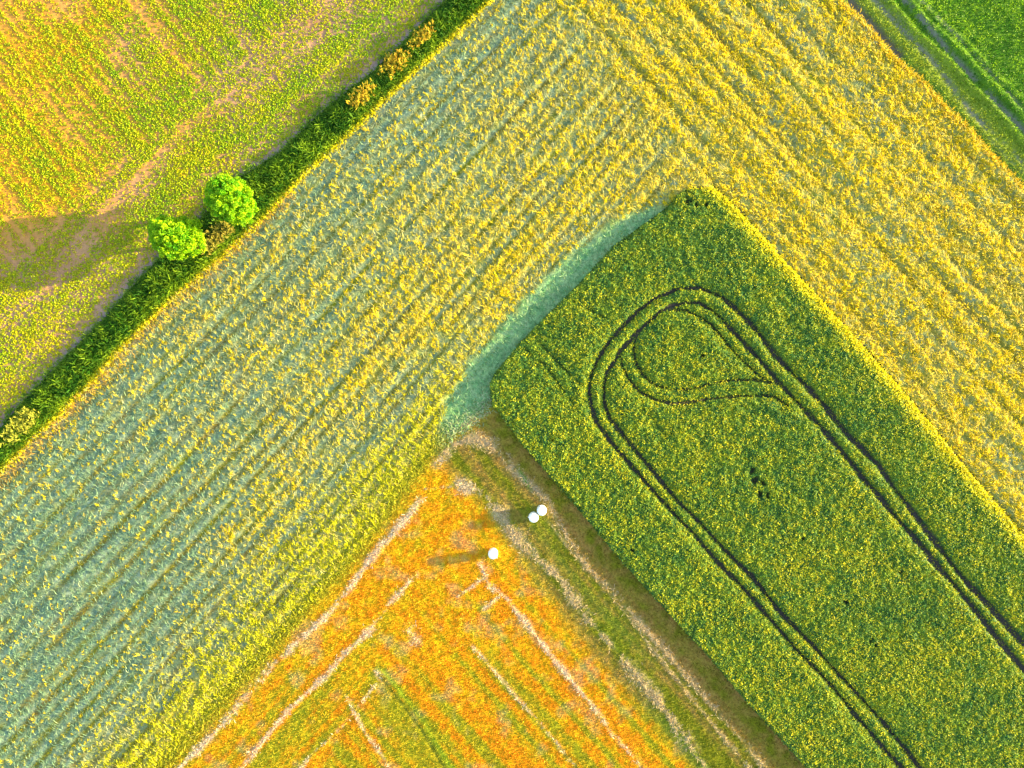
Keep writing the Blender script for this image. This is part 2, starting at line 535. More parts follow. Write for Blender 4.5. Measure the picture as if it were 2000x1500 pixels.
def hay_tint(px, py):
    g, wing, ac, al, k, kr = hay_gap(px, py)
    n = len(px)
    f = fbm(px, py, 14, 3, 79)
    c = mixc((.15, .25, .165), (.32, .38, .24), np.clip(f * 1.8 - .4, 0, 1))
    am = np.clip(hay_amount(px, py, wing, k, ac, al), 0, 1.2)
    c = mixc(c, const((.60, .53, .02), n), np.clip(am * .9 - .3 + (fbm(px, py, 9, 2, 76) - .5) * 1.6, 0, 1) * .7)
    stk = fbm(ac, al * .02, 6, 2, 83)
    c = mixc(c, mixc((.26, .30, .10), (.46, .44, .14), np.clip(am, 0, 1)), np.clip((stk - .5) * 4, 0, 1) * .6)
    c = mixc(c, mixc((.25, .24, .008), (.26, .17, .03), np.clip(fbm(px, py, 60, 2, 80) * 1.6 - .4, 0, 1)), np.clip(g * 1.05, 0, 1))
    # scorched margin beside the verge
    dr, _, _ = dist_line(px, py, RGT)
    c = mixc(c, const((.30, .18, .08), n), np.exp(-(np.maximum(dr - 4, 0) / 14) ** 2) * sstep(650, 250, px) * .85)
    c = mixc(c, const((.22, .17, .09), n), np.exp(-(dr / 7) ** 2) * .6)
    # green margin at the stubble side
    ds, _, _ = dist_line(px, py, STB[:5])
    c = mixc(c, const((.36, .32, .02), n), np.exp(-(ds / 26) ** 2) * .85)
    c = mixc(c, mixc((.16, .36, .13), (.36, .50, .22), np.clip(fbm(px, py, 9, 3, 86) * 2 - .5, 0, 1)), hay_shade_strip(px, py) * .9)  # teal of the crop's shadow painted into the ground
    return c

def hay_z(px, py):
    g, wing, ac, al, k, kr = hay_gap(px, py)
    am = np.clip(hay_amount(px, py, wing, k, ac, al), 0, 1.2)
    d, _, _ = dist_line(px, py, P_HAY[1:30])
    rough = (.05 + .12 * am) * (fbm(px, py, 11, 2, 81) - .35) + .05 * (vnoise(px / 5, py / 5, 82) - .5)
    ridge = (fbm(ac, al * .04, 19, 1, 88) - .4) * np.where(wing, .24, .14)
    return rough * (1 - .7 * g) - .06 * g + ridge * sstep(0, 25, np.abs(dist_line(px, py, RGT)[0]))
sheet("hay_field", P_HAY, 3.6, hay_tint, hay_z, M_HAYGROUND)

def build_hay():
    B = Blades()
    # loose flat litter
    px, py = sample(DET, 27, P_HAY)
    g, wing, ac, al, k, kr = hay_gap(px, py)
    m = RNG.random(len(px)) < (1 - .85 * g); px, py, wing, k, ac, al = px[m], py[m], wing[m], k[m], ac[m], al[m]
    n = len(px); am = np.clip(hay_amount(px, py, wing, k, ac, al), 0, 1.2)
    sh = hay_shade_strip(px, py)
    tone = np.clip(RNG.random(n) * (.6 + .4 * np.clip(am * 2, 0, 1)) + am * .55 - .45 + (fbm(px, py, 22, 2, 84) - .5) * .9, 0, 1)
    c = mixc((.22, .35, .20), (.62, .54, .28), tone)
    c = mixc(c, mixc((.76, .62, .18), (.86, .64, .006), RNG.random(n) ** .6), np.clip(am - .2, 0, 1) * .75)
    c = mixc(c, mixc((.12, .36, .12), (.48, .60, .30), RNG.random(n)), sh)  # same shadow teal painted on the litter
    B.add(to3(px, py, hay_z(px, py) + .02), RNG.uniform(.3, .85, n), RNG.uniform(.03, .07, n), RNG.normal(2.0, .8, n),
          RNG.uniform(0, .6, n), c * RNG.uniform(.65, 1.25, (n, 1)), RNG.uniform(.2, 1.0, n), RNG.normal(0, .6, n), .3, True)
    # raised wisps in clumps
    px, py = sample(DET, 7.5, P_HAY)
    g, wing, ac, al, k, kr = hay_gap(px, py)
    am = np.clip(hay_amount(px, py, wing, k, ac, al), 0, 1.2)
    shade = hay_shade_strip(px, py)
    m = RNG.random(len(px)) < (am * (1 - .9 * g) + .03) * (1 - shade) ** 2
    px, py, wing, k, am = px[m], py[m], wing[m], k[m], am[m]
    n = len(px)
    s = np.clip(RNG.lognormal(-.62, .36, n), .25, 1.1) * (.65 + .35 * am)
    hue = RNG.random(n) * .6 + fbm(px, py, 70, 2, 85) * .6
    c0 = mixc((.78, .66, .15), (.92, .70, .004), np.clip(hue * 1.8 - .26 + wing * .25, 0, 1))
    c0 = mixc(c0, const((.74, .40, .02), n), np.clip((RNG.random(n) - .86) * 5, 0, 1) * .7)
    c0 = mixc(c0, const((.66, .65, .01), n), sstep(.66, .9, k) * sstep(1000, 800, px) * .8)
    a0 = np.where(wing, RNG.normal(2.3, .6, n), RNG.normal(1.9, .5, n))
    for j in range(10):
        u = RNG.normal(0, 4.6, n) * s; w = RNG.normal(0, 1.9, n) * s
        qx = px + u * np.cos(a0) - w * np.sin(a0); qy = py - u * np.sin(a0) - w * np.cos(a0)
        z = hay_z(qx, qy) + RNG.uniform(0, .12, n) * s
        B.add(to3(qx, qy, z), RNG.uniform(.3, .75, n) * s + .10, RNG.uniform(.035, .075, n), a0 + RNG.normal(0, .5, n),
              RNG.uniform(.1, 1.0, n), c0 * RNG.uniform(.6, 1.25, (n, 1)), RNG.uniform(.3, 1.4, n), RNG.normal(0, .7, n), .3, True)
    # short regrowth in the gaps
    px, py = sample(DET, 22, P_HAY)
    g, wing, ac, al, k, kr = hay_gap(px, py)
    ds, _, _ = dist_line(px, py, STB[:5])
    gg = np.maximum(g, np.exp(-(ds / 26) ** 2))
    px, py = keep(px, py, gg); n = len(px)
    c = mixc((.28, .29, .010), (.36, .23, .02), np.clip(fbm(px, py, 50, 2, 87) * 1.6 - .4, 0, 1))
    B.add(to3(px, py, -.04), RNG.uniform(.12, .26, n), RNG.uniform(.05, .09, n), RNG.uniform(0, 6.28, n), RNG.uniform(.4, 1.3, n),
          c * RNG.uniform(.75, 1.2, (n, 1)), 0, RNG.normal(0, .5, n), .3)
    # uncut fringe along the pasture and under the verge, sunlit yellow painted in
    for pts, w, cc, hh in ((NEE, 8, (.70, .46, .02), .5), (RGT, 4.5, (.90, .76, .008), .4)):
        for i in range(len(pts) - 1):
            (ax, ay), (bx, by) = pts[i], pts[i + 1]
            Ls = math.hypot(bx - ax, by - ay); q = int(Ls * w * .42)
            t = RNG.random(q); off = RNG.normal(0, w * .45, q)
            nx, ny = -(by - ay) / Ls, (bx - ax) / Ls
            x = ax + (bx - ax) * t + nx * off; y = ay + (by - ay) * t + ny * off
            B.add(to3(x, y, 0.0), RNG.uniform(.6, 1.2, q) * hh, RNG.uniform(.06, .11, q), RNG.uniform(0, 6.28, q), RNG.uniform(.5, 1.3, q),
                  const(cc, q) * RNG.uniform(.7, 1.2, (q, 1)), .6, RNG.normal(0, .5, q), .3, True)
    # dry orange bents beside the verge
    px, py = sample((DET[0], 380, 640, 1180), 20, P_HAY)
    dr, _, _ = dist_line(px, py, RGT)
    px, py = keep(px, py, np.exp(-(dr / 22) ** 2)); n = len(px)
    B.add(to3(px, py, 0.0), RNG.uniform(.3, .7, n), RNG.uniform(.04, .09, n), RNG.normal(2.0, .7, n), RNG.uniform(.3, 1.1, n),
          mixc((.62, .32, .05), (.62, .42, .06), RNG.random(n)), .6, RNG.normal(0, .5, n), .3, True)
    # ragged grass where the strip runs into the stubble
    q = 9000; sx = [p[0] for p in STB]; px = RNG.uniform(150, 962, q)
    py = np.interp(px, sx, [p[1] for p in STB]) + RNG.normal(0, 10, q); px = px + RNG.normal(0, 7, q)
    m = ~inside(px, py, P_CROP); px, py = px[m], py[m]; q = len(px)
    B.add(to3(px, py, .02), RNG.uniform(.25, .6, q), RNG.uniform(.05, .09, q), RNG.uniform(0, 6.28, q), RNG.uniform(.05, .7, q),
          mixc(mixc((.34, .36, .012), (.62, .52, .03), RNG.random(q)), mixc((.20, .42, .10), (.62, .58, .34), RNG.random(q)), sstep(840, 890, px)), .5, RNG.normal(0, .5, q), .3, True)
    link("cut_hay", B.mesh("cut_hay"), M_HAY, kind='stuff',
         label="tousled yellow cut hay lying in rows over a pale green mown field", category="hay")
build_hay()

# ================================================================== stubble field and mown strip
CREAM = [  # line, half width px, strength
    ([(855, 905), (890, 866), (930, 857), (960, 870), (985, 892), (1000, 915)], 9, .9),
    ([(905, 948), (940, 962), (975, 1000), (1000, 1038), (1050, 1090), (1087, 1122), (1140, 1199), (1196, 1262), (1280, 1363), (1346, 1454), (1420, 1560)], 11, .85),
    ([(1000, 915), (1066, 975), (1105, 1045), (1147, 1108), (1210, 1171), (1252, 1220), (1315, 1290), (1470, 1470), (1560, 1580)], 7, .75),
    ([(1070, 1017), (1115, 1075), (1217, 1190), (1262, 1252), (1380, 1400), (1480, 1520)], 4, .55),
    ([(937, 1101), (958, 1146), (986, 1164), (1021, 1209), (1049, 1244), (1084, 1290), (1126, 1342), (1168, 1391), (1196, 1433), (1252, 1496), (1330, 1590)], 5.5, 1.0),
    ([(891, 1167), (940, 1132), (950, 1125)], 4, .8),
    ([(945, 1190), (975, 1165)], 3, .7),
    ([(821, 978), (790, 1017), (741, 1069), (720, 1097), (650, 1192), (595, 1241), (518, 1314), (434, 1416), (350, 1500), (240, 1630)], 6.5, .95),
    ([(814, 1122), (765, 1174), (720, 1234), (678, 1272), (637, 1318), (560, 1391), (504, 1458), (472, 1500), (380, 1610)], 5.5, .85),
    ([(735, 1335), (665, 1423), (609, 1472), (540, 1560)], 4, .6),
    ([(674, 1356), (713, 1430), (751, 1482), (800, 1560)], 4, .6),
    ([(923, 1262), (958, 1300), (1007, 1360), (1045, 1402), (1087, 1451), (1126, 1500), (1190, 1580)], 3.5, .55),
    ([(905, 830), (925, 815), (955, 806)], 9, .8),
    ([(830, 955), (905, 948)], 4, .5),
    ([(800, 1230), (812, 1252)], 9, .6), ([(735, 1312), (745, 1330)], 5, .7),
]
STRIP_IN = [(862, 905), (905, 940), (950, 985), (1000, 1060), (1049, 1130), (1140, 1250), (1240, 1370), (1360, 1500), (1450, 1610), (2000, 2300)]
GROOVE = [(741, 1318), (772, 1356), (825, 1426), (867, 1496), (960, 1620)]

def stub_fields(px, py):
    cr = np.zeros(px.shape)
    for pts, w, s in CREAM:
        d, _, al = dist_line(px, py, pts)
        ww = w * (.3 + 1.05 * vnoise(al / 30, al * 0 + w, 91)); d = np.abs(d + (fbm(px, py, 14, 2, 90) - .5) * w * 1.0)
        br = sstep(.14, .62, vnoise(al / 50, al * 0 + pts[0][0], 92) * .55 + vnoise(px / 5, py / 5, 93) * .45)
        cr = np.maximum(cr, s * br * np.exp(-(d / ww) ** 2))
    d, s, _ = dist_line(px, py, STRIP_IN)
    strip = sstep(-22, 22, np.where(s < 0, d, -d) + (fbm(px, py, 20, 2, 94) - .5) * 22)   # 1 on the crop side
    dcrop, _, al = dist_line(px, py, CSW)
    dst, _, _ = dist_line(px, py, STB)
    dg, sg, _ = dist_line(px, py, GROOVE)
    return cr, strip, dcrop, dst, dg * np.where(sg < 0, 1, -1), al

def stub_tint(px, py):
    cr, strip, dcrop, dst, dg, al = stub_fields(px, py)
    n = len(px)
    # orange part: arms of the V, stripes parallel to the crop and to the hay
    arm = (px - 905) * .92 - (py - 1180) * .10
    across = np.where(arm > -120 + (py - 1200) * -.55, dcrop, dst)
    st = fbm(across, al * .010, 13, 3, 95)
    f = fbm(px, py, 12, 3, 96); big = fbm(px, py, 110, 3, 97)
    green = np.clip((st - .47) * (2.2 + 1.4 * sstep(1200, 1400, py)) + (f - .5) * .9 + (big - .55) * .8 + sstep(1220, 1500, py) * .46, 0, 1)
    c = mixc((.70, .28, .008), (.70, .45, .008), np.clip(f * 1.6 - .4 + (st - .5), 0, 1))
    c = mixc(c, const((.28, .30, .015), n), green * .75)
    pink = np.clip((fbm(px, py, 34, 3, 98) - .60) * 5, 0, 1)
    c = mixc(c, const((.50, .34, .20), n), pink * .35)
    # mown strip
    st2 = fbm(dcrop, al * .012, 20, 3, 99)
    ms = mixc((.20, .20, .010), (.38, .22, .05), np.clip((st2 - .42) * 3.5 + (f - .5) * .9, 0, 1))
    ms = mixc(ms, const((.16, .24, .015), n), np.clip((fbm(dcrop, al * .12, 30, 2, 100) - .60) * 5, 0, 1) * .7)
    ms = mixc(ms, mixc((.22, .19, .012), (.46, .24, .06), np.clip((fbm(px, py, 16, 3, 102) - .5) * 3 + .5, 0, 1)), np.exp(-(dcrop / 34) ** 2) * .7)  # brown of the crop's shadow mixed into the colour near the edge
    c = mixc(c, ms, strip)
    # margin by the hay
    c = mixc(c, mixc((.34, .30, .015), (.48, .32, .02), f), np.exp(-(dst / 20) ** 2) * .9)
    c = mixc(c, mixc((.74, .58, .42), (.60, .42, .21), strip), np.clip(cr * (.85 + .25 * strip), 0, 1) * .85)
    c = mixc(c, const((.16, .18, .02), n), np.exp(-((dg + 1) / 2.6) ** 2) * .8)
    c = mixc(c, const((.30, .40, .02), n), np.exp(-((dg - 10) / 6) ** 2) * .7)
    gs = np.exp(-((px - 1024 - (py - 935) * .55) / 5) ** 2 - ((py - 935) / 20) ** 2)
    c = mixc(c, const((.10, .26, .03), n), gs)
    return c

def stub_z(px, py):
    cr, strip, dcrop, dst, dg, al = stub_fields(px, py)
    return (fbm(px, py, 6, 2, 101) - .5) * .11 + cr * .05 - .06 * np.exp(-((dg + 1) / 3) ** 2)
sheet("stubble_field", P_STUB, 3.2, stub_tint, stub_z, M_STUBBLE)

def build_stubble():
    B = Blades()
    px, py = sample((250, 760, 1750, DET[3]), 42, P_STUB)
    n = len(px)
    c = stub_tint(px, py) * RNG.uniform(.8, 1.25, (n, 1))
    B.add(to3(px, py, stub_z(px, py)), RNG.uniform(.10, .26, n), RNG.uniform(.05, .10, n), RNG.uniform(0, 6.28, n), RNG.uniform(.2, 1.2, n),
          np.clip(c, .01, .85), 0, RNG.normal(0, .6, n), .4)
    px, py = sample((250, 760, 1750, DET[3]), 60, P_STUB)
    cr = stub_fields(px, py)[0]
    px, py = keep(px, py, np.clip(cr, 0, 1) ** 1.3); n = len(px)
    B.add(to3(px, py, .05), RNG.uniform(.2, .5, n), RNG.uniform(.04, .08, n), RNG.uniform(0, 6.28, n), RNG.uniform(0, .6, n),
          mixc(mixc((.70, .52, .36), (.78, .68, .50), RNG.random(n)), (.60, .43, .22), stub_fields(px, py)[1] * .8), .4, RNG.normal(0, .5, n), .4, True)
    link("stubble", B.mesh("stubble"), M_HAY, kind='stuff',
         label="short orange and green stubble streaked with cream straw, around the white bales", category="stubble")
build_stubble()

# ================================================================== pasture, top right
PT = [([(1709, 0), (1765, 60), (1825, 122), (1895, 217), (1996, 315), (2300, 640)], 6.0, .9),
      ([(1765, 0), (1818, 60), (1860, 108), (1930, 182), (2000, 255), (2300, 560)], 5.0, 1.0),
      ([(1797, 0), (1860, 63), (1895, 101), (1947, 157), (2000, 217), (2300, 520)], 3.2, .75),
      ([(1728, 0), (1785, 70), (1845, 150), (1930, 270), (2010, 350)], 3.0, .4)]
DITCH = [(1590, -75), (1668, 6), (1710, 52), (1738, 84), (1758, 106)]
def past_fields(px, py):
    t = np.zeros(px.shape)
    for pts, w, s in PT:
        pts = [(pts[0][0] - 200, -215)] + pts
        d, _, al = dist_line(px, py, pts)
        t = np.maximum(t, s * np.exp(-(d / w) ** 2) * sstep(.2, .55, vnoise(al / 40, al * 0 + w, 103) * .6 + vnoise(px / 7, py / 7, 104) * .4))
    dn, _, al = dist_line(px, py, [(1312, -334)] + NEE + [(2900, 1302)])
    dd, _, _ = dist_line(px, py, DITCH)
    dt = np.exp(-(dd / 8) ** 2) + .55 * np.exp(-((dn - 9) / 6) ** 2) * vnoise(al / 25, al * 0, 105)
    return t, np.clip(dt, 0, 1), dn, al

def past_tint(px, py):
    t, dt, dn, al = past_fields(px, py)
    n = len(px)
    f = fbm(px, py, 15, 3, 106)
    c = mixc((.05, .14, .012), (.16, .28, .02), f)
    c = mixc(c, const((.27, .31, .03), n), sstep(30, 20, np.abs(dn - 45)) * .7)
    c = mixc(c, const((.25, .21, .17), n), t * .9)
    c = mixc(c, const((.17, .12, .10), n), dt * .9)
    return c

def past_z(px, py):
    t, dt, dn, al = past_fields(px, py)
    bank = .30 * np.exp(-((dn - 97) / 8) ** 2) + .22 * np.exp(-((dn - 68) / 6) ** 2) + .16 * np.exp(-((dn - 116) / 6) ** 2)
    return (fbm(px, py, 9, 2, 107) - .5) * .12 - .10 * t - .25 * dt + bank
sheet("pasture", P_PAST, 4.0, past_tint, past_z, M_TURF)

def build_pasture():
    B = Blades()
    px, py = sample((1300, DET[1], DET[2], 700), 40, P_PAST)
    t, dt, dn, al = past_fields(px, py)
    m = RNG.random(len(px)) < (1 - .92 * t) * (1 - .9 * dt)
    px, py, dn, al = px[m], py[m], dn[m], al[m]; n = len(px)
    f = fbm(px, py, 14, 3, 109)
    a = (px + py * 1.1)
    rows = fbm(a, (px - py) * .08, 16, 2, 110)
    c = mixc((.06, .20, .008), (.36, .54, .012), np.clip(RNG.random(n) * .5 + (f - .45) * 1.5 + (rows - .5) * .9, 0, 1))
    near = sstep(75, 35, dn)
    c = mixc(c, mixc((.30, .36, .02), (.48, .46, .03), RNG.random(n)), near * .7)
    B.add(to3(px, py, past_z(px, py)), RNG.uniform(.12, .32, n), RNG.uniform(.06, .12, n), RNG.uniform(0, 6.28, n), RNG.uniform(.2, 1.25, n),
          c * RNG.uniform(.75, 1.2, (n, 1)), .4, RNG.normal(0, .6, n), .3, True)
    link("pasture_grass", B.mesh("pasture_grass"), M_GRASS, kind='stuff',
         label="bright green grass crossed by bare wheel tracks in the top right corner", category="grass")
build_pasture()

# ================================================================== standing crop with tramlines
TRAM = [  # line, half width px, strength
    ([(2300, 1590), (2000, 1255), (1923, 1171), (1877, 1122), (1825, 1052), (1783, 996), (1755, 960), (1720, 910), (1660, 851), (1615, 795), (1573, 749), (1555, 735),
      (1517, 695), (1480, 645), (1442, 605), (1405, 575), (1367, 562), (1330, 562), (1280, 582), (1250, 605), (1222, 632), (1192, 665), (1170, 700),
      (1156, 732), (1151, 760), (1155, 790), (1165, 824), (1190, 858), (1231, 907), (1280, 963), (1311, 997), (1360, 1048), (1405, 1101), (1447, 1143),
      (1496, 1199), (1559, 1272), (1615, 1328), (1667, 1391), (1720, 1454), (1758, 1496), (1960, 1730)], 4.2, 1.0),
    ([(2300, 1640), (2000, 1304), (1940, 1234), (1891, 1171), (1842, 1115), (1790, 1052), (1755, 1013), (1720, 970), (1685, 931), (1650, 886), (1604, 832),
      (1570, 797), (1542, 767), (1517, 740), (1485, 700), (1455, 670), (1425, 637), (1400, 612), (1367, 590), (1340, 591), (1315, 596), (1292, 607),
      (1270, 627), (1242, 652), (1230, 667), (1212, 685), (1202, 705), (1185, 730), (1180, 757), (1182, 790), (1192, 817), (1210, 840), (1230, 865),
      (1252, 892), (1321, 975), (1370, 1024), (1422, 1080), (1475, 1132), (1527, 1199), (1590, 1262), (1636, 1314), (1695, 1377), (1751, 1440), (1795, 1496), (1990, 1730)], 4.2, 1.0),
    ([(1305, 603), (1342, 606), (1375, 622), (1402, 645), (1420, 670), (1450, 702), (1480, 730), (1510, 750)], 2.8, .9),
    ([(1262, 632), (1250, 647), (1240, 670), (1239, 690), (1245, 712), (1257, 732), (1280, 752), (1310, 760), (1342, 761), (1380, 752), (1420, 743)], 2.8, .95),
    ([(1420, 743), (1475, 742), (1510, 748)], 2.4, .9),
    ([(1212, 690), (1217, 717), (1230, 742), (1250, 765), (1280, 780), (1310, 789), (1342, 787), (1380, 780)], 3.0, .95),
    ([(1380, 780), (1430, 775), (1492, 772), (1515, 776), (1540, 792)], 2.4, .9),
    ([(1040, 652), (1070, 686), (1101, 718), (1133, 749)], 2.2, .5), ([(1030, 684), (1063, 711), (1091, 749), (1120, 790)], 2.2, .5),
    ([(1119, 588), (1147, 602), (1185, 623)], 2.0, .5),
    ([(1255, 795), (1275, 820), (1300, 850)], 2.2, .35),
]
HOLES = [(1470, 920, 8), (1478, 938, 9), (1492, 944, 7), (1486, 966, 8), (1500, 968, 5), (1703, 1251, 5), (1712, 1261, 5), (1655, 1177, 5), (1372, 695, 4),
         (1345, 392, 8), (1360, 400, 5), (1380, 398, 5), (1568, 1052, 4), (1760, 1120, 4), (1080, 860, 3), (1235, 1075, 4)]
CROP_H = 0.64
def crop_top(px, py):
    """height of the crop canopy, and masks"""
    sd = sd_poly(px, py, P_CROP)
    cut = np.zeros(px.shape); sh = np.zeros(px.shape)
    for pts, w, s in TRAM:
        d, _, al = dist_line(px, py, pts)
        ww = w * (.55 + 1.0 * vnoise(al / 26, al * 0 + w * 9, 111)) * (1 + .45 * sstep(1500, 1600, px - (py - 750) * .6) * (s == 1.0))
        br = 1.0 if s >= .9 else sstep(.05, .35, vnoise(al / 13, al * 0 + s * 50, 112))
        cut = np.maximum(cut, s * br * (1 - sstep(ww * .55, ww * 1.15, d + (vnoise(px / 3.5, py / 3.5, 114) - .5) * 3.5)))
        sh = np.maximum(sh, s * np.exp(-(d / 12) ** 2))
    for hx, hy, r in HOLES:
        d = np.hypot(px - hx, (py - hy)) + (vnoise(px / 4, py / 4, 113) - .5) * 6
        cut = np.maximum(cut, .9 * (1 - sstep(r * .5, r * 1.1, d)))
    edge = np.exp(-(dist_line(px, py, CNE[1:])[0] / 14) ** 2) * (sd > -6)
    h = CROP_H + (fbm(px, py, 60, 3, 115) - .5) * .18 + (fbm(px, py, 8, 3, 116) - .5) * .22 + (vnoise(px / 3.2, py / 3.2, 117) - .5) * .20
    h = h * (1 - .36 * sh) * (1 - .50 * edge)
    h = h * (1 - .97 * cut)
    h = h * sstep(-2, 2.5, sd - 1 + (fbm(px, py, 11, 2, 118) - .5) * 14)
    return np.maximum(h, 0), cut, sh, sd

def crop_xy(px, py, z):
    x, y = world_xy(px, py, 0); f = (CAM_H - CROP_H) / CAM_H
    return np.stack([x * f, y * f, z], 1)

def crop_soil_tint(px, py):
    return mixc((.13, .09, .07), (.24, .17, .14), fbm(px, py, 20, 3, 119))
sheet("crop_field", P_CROP, 12.0, crop_soil_tint, zero, M_SOIL)

def build_crop():
    # dense canopy surface
    cell = 2.0
    x0, y0, x1, y1 = 940, 350, 2240, 1720
    nx = int((x1 - x0) / cell); ny = int((y1 - y0) / cell)
    X, Y = np.meshgrid(x0 + cell * np.arange(nx), y0 + cell * np.arange(ny))
    px = X.ravel() + RNG.uniform(-.5, .5, nx * ny); py = Y.ravel() + RNG.uniform(-.5, .5, nx * ny)
    ins = inside(px, py, P_CROP)
    idx = np.arange(nx * ny).reshape(ny, nx)
    q = np.stack([idx[1:, :-1], idx[1:, 1:], idx[:-1, 1:], idx[:-1, :-1]], -1).reshape(-1, 4)
    q = q[ins[q].any(1)]
    used = np.unique(q); rm = np.full(nx * ny, -1); rm[used] = np.arange(len(used)); q = rm[q]; px = px[used]; py = py[used]
    h, cut, sh, sd = crop_top(px, py)
    f = fbm(px, py, 16, 3, 121); n = len(px)
    c = mixc((.05, .14, .03), (.26, .33, .02), np.clip((f - .3) * 1.6, 0, 1))
    c = mixc(c, const((.10, .075, .06), n), np.clip(cut, 0, 1) ** 2)
    v = crop_xy(px, py, np.maximum(h - .06, .012))
    B = Blades()
    B.v.append(v); B.f.append(q); B.c.append(c); B.n = len(v)
    # leaves and ears
    px, py = sample((x0, y0, x1, y1), 105, P_CROP)
    h, cut, sh, sd = crop_top(px, py)
    m = RNG.random(len(px)) < (1 - .9 * cut); px, py, h, sh, sd, cut = px[m], py[m], h[m], sh[m], sd[m], cut[m]
    n = len(px)
    big = fbm(px, py, 120, 3, 123); f = fbm(px, py, 11, 3, 124)
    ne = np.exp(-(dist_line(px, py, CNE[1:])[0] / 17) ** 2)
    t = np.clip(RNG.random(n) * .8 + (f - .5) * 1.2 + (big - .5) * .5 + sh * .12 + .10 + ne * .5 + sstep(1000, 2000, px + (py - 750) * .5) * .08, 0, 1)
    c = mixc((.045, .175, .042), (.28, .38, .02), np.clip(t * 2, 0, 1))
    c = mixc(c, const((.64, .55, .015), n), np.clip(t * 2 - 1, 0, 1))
    c = mixc(c, const((.85, .72, .01), n), ne * .75)  # sun on the right edge painted as golden leaves
    L = RNG.uniform(.12, .30, n)
    B.add(crop_xy(px, py, np.maximum(h - .08, .02)), L, RNG.uniform(.05, .11, n), RNG.uniform(0, 6.28, n), RNG.uniform(.1, 1.25, n),
          c * RNG.uniform(.7, 1.25, (n, 1)), RNG.uniform(.2, 1.0, n), RNG.normal(0, .6, n), .3, True)
    # upright ears on the sunny shoulder, sunlight painted into their yellow
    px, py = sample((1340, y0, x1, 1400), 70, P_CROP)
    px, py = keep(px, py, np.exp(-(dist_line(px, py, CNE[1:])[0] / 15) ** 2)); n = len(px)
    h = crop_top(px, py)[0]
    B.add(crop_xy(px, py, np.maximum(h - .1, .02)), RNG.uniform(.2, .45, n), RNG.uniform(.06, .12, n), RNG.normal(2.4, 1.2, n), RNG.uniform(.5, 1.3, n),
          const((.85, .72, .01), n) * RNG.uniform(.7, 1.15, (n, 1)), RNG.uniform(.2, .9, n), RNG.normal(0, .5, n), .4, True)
    # fringe leaning out over the edges
    px, py = sample((x0, y0, x1, y1), 60, P_CROP)
    sd = sd_poly(px, py, P_CROP)
    px, py = keep(px, py, np.exp(-(sd / 5) ** 2)); n = len(px)
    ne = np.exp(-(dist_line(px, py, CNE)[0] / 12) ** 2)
    c = mixc((.06, .17, .04), (.20, .28, .03), RNG.random(n)); c = mixc(c, const((.85, .72, .01), n), ne * .9)  # sunlit gold painted on the right-hand fringe
    hh = RNG.uniform(.05, .56, n)
    B.add(crop_xy(px, py, hh), RNG.uniform(.25, .5, n), RNG.uniform(.06, .13, n), RNG.uniform(0, 6.28, n), RNG.uniform(.1, 1.2, n),
          c * RNG.uniform(.7, 1.2, (n, 1)), .7, RNG.normal(0, .6, n), .3, True)
    link("standing_crop", B.mesh("standing_crop"), M_CANOPY, kind='stuff',
         label="dense green standing crop looped by dark double wheel tracks, with sunlit gold painted along its right edge", category="crop")
build_crop()

# ================================================================== trees
def bark_material():
    m = bpy.data.materials.new("bark"); nt = nodes_of(m); N = nt.nodes; L = nt.links
    out = N.new("ShaderNodeOutputMaterial"); p = N.new("ShaderNodeBsdfPrincipled"); p.inputs["Roughness"].default_value = .9
    tc = N.new("ShaderNodeTexCoord"); mp = N.new("ShaderNodeMapping"); mp.inputs["Scale"].default_value = (9, 9, 2)
    no = N.new("ShaderNodeTexNoise"); no.inputs["Scale"].default_value = 3; no.inputs["Detail"].default_value = 6
    cr = N.new("ShaderNodeValToRGB"); cr.color_ramp.elements[0].color = (.05, .035, .02, 1); cr.color_ramp.elements[1].color = (.20, .15, .10, 1)
    bp = N.new("ShaderNodeBump"); bp.inputs["Strength"].default_value = .7; bp.inputs["Distance"].default_value = .04
    L.new(tc.outputs["Object"], mp.inputs[0]); L.new(mp.outputs[0], no.inputs["Vector"]); L.new(no.outputs["Fac"], cr.inputs[0])
    L.new(cr.outputs[0], p.inputs["Base Color"]); L.new(no.outputs["Fac"], bp.inputs["Height"]); L.new(bp.outputs[0], p.inputs["Normal"])
    L.new(p.outputs[0], out.inputs[0])
    return m
M_BARK = bark_material()

def tube(path, radii, seg=10):
    path = np.array(path, float); V = []; F = []
    for i, (p, r) in enumerate(zip(path, radii)):
        t = path[min(i + 1, len(path) - 1)] - path[max(i - 1, 0)]; t = t / np.linalg.norm(t)
        a = np.cross(t, (0.31, .95, .02)); a /= np.linalg.norm(a); b = np.cross(t, a)
        for k in range(seg):
            an = 2 * math.pi * k / seg
            V.append(p + (a * math.cos(an) + b * math.sin(an)) * r)
    for i in range(len(path) - 1):
        for k in range(seg):
            F.append((i * seg + k, i * seg + (k + 1) % seg, (i + 1) * seg + (k + 1) % seg, (i + 1) * seg + k))
    return np.array(V), np.array(F)

